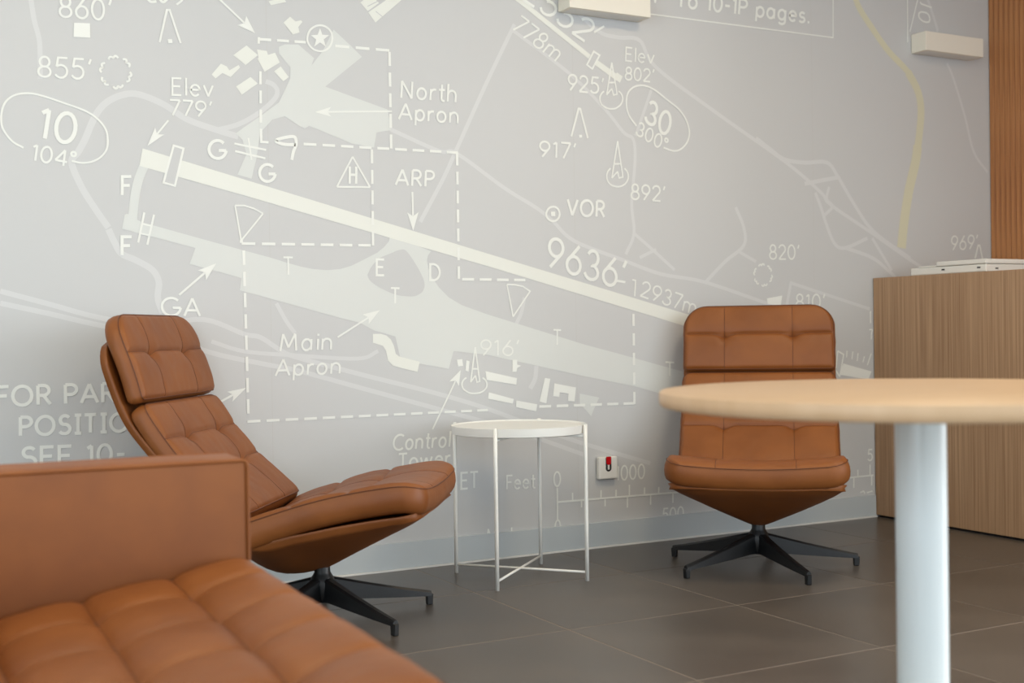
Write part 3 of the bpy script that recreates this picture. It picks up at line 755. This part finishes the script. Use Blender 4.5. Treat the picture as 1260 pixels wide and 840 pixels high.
def loop_rect(x, y0, y1, z0, z1, r=.010, ax='x'):
    pts = []
    for cy, cz, a0 in ((y1-r, z1-r, 0), (y0+r, z1-r, 90), (y0+r, z0+r, 180), (y1-r, z0+r, 270)):
        for k in range(5): a = R(a0+22.5*k); pts.append((x, cy+r*math.cos(a), cz+r*math.sin(a)))
    return pts
tube('seam_piping', loop_rect(-.001, -.798, .0, .102, .616), .0035, leather_dark if False else leather, arm, n=8, closed=True)
tube('seam_piping', loop_rect(-.149, -.798, .0, .102, .616), .0035, leather, arm, n=8, closed=True)
# crowned pad on top of the arm
bm = bmesh.new(); bmesh.ops.create_grid(bm, x_segments=16, y_segments=40, size=.5)
for v in bm.verts:
    a, b = v.co.x*2, v.co.y*2; v.co = Vector((-.075+a*.070, -.40+b*.395, -0.001+.616+.007*(1-a**4)*(1-b**10)))
frombm('arm_pad', bm, leather, arm, smooth=True)
padded_box('seat_base', .006, W_, -.72, -.030, .13, .262, so, .012)
bk = padded_box('backrest', .004, W_, -.84, -.69, .13, .60, so, .02)
lgs = [(-.11, -.06), (-.11, -.72), (W_-.08, -.08), (W_-.08, -.74)]
for x, y in lgs: lathe('leg', [(.012, 0), (.018, .132)], black_metal, so, n=20, c=(x, y))

# ---------------------------------------------------------------- white tray table between the armchairs
tt = empty('tray_table', 'small round white metal tray table between the two armchairs', 'side table', (-1.994, -.343, 0))
legs = [(-2.152, -.158), (-2.174, -.510), (-1.835, -.529), (-1.814, -.173)]
legs = [(x+1.994, y+.343) for x, y in legs]
legs = [(x*.2415/math.hypot(x, y), y*.2415/math.hypot(x, y)) for x, y in legs]
tr = lathe('tray', [(.224, .498), (.230, .500), (.2325, .526), (.2325, .5275), (.2305, .5275), (.2290, .5255), (.2270, .5235), (.100, .5225)], white_metal, tt, n=96)
for x, y in legs:
    lg = tube('leg', [(x, y, .0), (x, y, .20), (x, y, .40), (x, y, .531)], .0068, white_metal, tt, n=14)
for a, b in ((0, 2), (1, 3)):
    p, q = legs[a], legs[b]
    for z in (.030, .491):
        zz = z+(.0 if a == 0 else .0)
        tube('cross_brace', [(p[0], p[1], zz), (q[0], q[1], zz)], .0042, white_metal, tt, n=10)

# ---------------------------------------------------------------- round wooden table in the foreground
CX, CY, RR, ZT = -2.4005, -2.547, .452, .7380
rtb = empty('round_table', 'round light wood table on one thick white column, in the right foreground', 'table', (CX, CY, 0))
prof = [(RR-.010, ZT-.028), (RR-.004, ZT-.0265), (RR-.0005, ZT-.022), (RR, ZT-.014), (RR, ZT-.005), (RR-.0012, ZT-.0015), (RR-.004, ZT)]
lathe('tabletop', prof, oak_top, rtb, n=160)
lathe('mounting_plate', [(.17, ZT-.033), (.17, ZT-.028)], white_metal, rtb, n=48)
lathe('column', [(.0436, .012), (.0436, ZT-.033)], column_m, rtb, n=64)
lathe('base_plate', [(.27, 0), (.272, .003), (.272, .008), (.268, .011), (.06, .012)], column_m, rtb, n=96)

# ---------------------------------------------------------------- reception counter with a flat white device on it
ct = empty('reception_counter', 'walnut-coloured wooden reception counter standing against the printed wall', 'counter', (0, 0, 0))
box('front_panel', 0, .022, -2.30, -.0045, .010, 1.062, laminate, ct, bev=.0012, seg=1)
box('countertop', .022, .60, -2.30, -.0205, 1.040, 1.062, laminate, ct, bev=.001, seg=1)
box('end_panel', .022, .60, -2.30, -2.278, .010, 1.040, laminate, ct)
box('end_panel', .022, .60, -.0425, -.0205, .010, 1.040, laminate, ct)
box('plinth', .008, .58, -2.28, -.022, 0, .012, gap_m, ct)
pr_ = empty('desk_device', 'low flat white device lying on top of the wooden counter', 'device', (.06, -.573, 1.062))
box('body', 0, .30, 0, .405, .003, .034, white_plastic, pr_, bev=.004, seg=2)
box('lid', -.001, .301, -.001, .262, .0355, .0555, white_plastic, pr_, bev=.005, seg=3)
box('feed_tray', .002, .28, .264, .36, .0345, .042, white_plastic, pr_, bev=.003, seg=2)
for y in (.028, .215): box('port', -.0015, .003, y, y+.016, .018, .024, dark_plastic, pr_, label='small dark port')
box('port', .055, .071, -.0015, .003, .014, .019, dark_plastic, pr_, label='small dark port')
for x, y in ((.02, .02), (.27, .02), (.02, .38), (.27, .38)): lathe('foot', [(.008, 0), (.008, .004)], dark_plastic, pr_, n=12, c=(x, y))

# ---------------------------------------------------------------- wall lamps and the small wall switch
def sconce(x, z, label):
    e = empty('wall_lamp', label, 'lamp', (x, 0, z), 0, 'white box wall lamps')
    bm = box_bm(-.185, .185, -.088, -.0024, -.0425, .0425, .0012, 1)
    frombm('housing', bm, sconce_white, e)
    box('lamp_glass', -.168, .168, -.074, -.012, -.0432, -.0424, white_plastic, e)
    return e
sconce(-1.4245, 2.1095, 'white box-shaped wall lamp cut by the top edge of the picture, left of the other')
sconce(.4375, 2.1255, 'white box-shaped wall lamp beside the wooden slats')
sw = empty('wall_sensor', 'small square white wall box with a red pull tab, low between table and armchair', 'wall box', (-1.4220, 0, .3105))
box('housing', -.044, .044, -.024, -.0024, -.0435, .0435, white_plastic, sw, bev=.006, seg=3)
# red-black pill: a rounded tongue hanging from the top edge
def tongue(name, w_, z0, z1, y, m, t=.0015):
    pts = [(-w_/2, z1), (w_/2, z1)]+[(w_/2*math.cos(a), z0+w_/2+w_/2*math.sin(a)) for a in [-math.pi*k/10 for k in range(0, 11)]]
    n = len(pts); vs = [(x, y, z) for x, z in pts]+[(x, y-t, z) for x, z in pts]
    return mesh(name, vs, [tuple(range(n)), tuple(n+k for k in range(n))[::-1]]+[(k, n+k, n+(k+1) % n, (k+1) % n) for k in range(n)], m, sw)
tongue('recess', .026, -.014, .040, -.0235, dark_plastic, .0012)
tongue('pull_tab', .021, .012, .0445, -.0240, red_plastic, .003)
box('tab_print', -.004, .004, -.0256, -.0246, -.006, .022, white_plastic, sw, bev=.0003, seg=1)

# ---------------------------------------------------------------- ceiling lamps (out of the frame, they light the room)
for i, (x, y) in enumerate(((-3.7, -1.7), (-1.3, -1.7), (-3.9, -4.2), (-.9, -4.2))):
    e = empty('ceiling_lamp', ('round ceiling lamp above the printed wall, left one', 'round ceiling lamp above the printed wall, right one', 'round ceiling lamp behind the viewer, left one', 'round ceiling lamp behind the viewer, right one')[i], 'lamp', (x, y, 2.8))
    lathe('housing', [(.30, -.06), (.305, -.055), (.305, 0)], white_metal, e, n=48)
    l = area('lamp_light', (x, y, 2.73), (x, y, 0), .5, .5, (LAMP_W, LAMP_W, 10, 10)[i], (1, .78, .52)); l.data.shape = 'DISK'
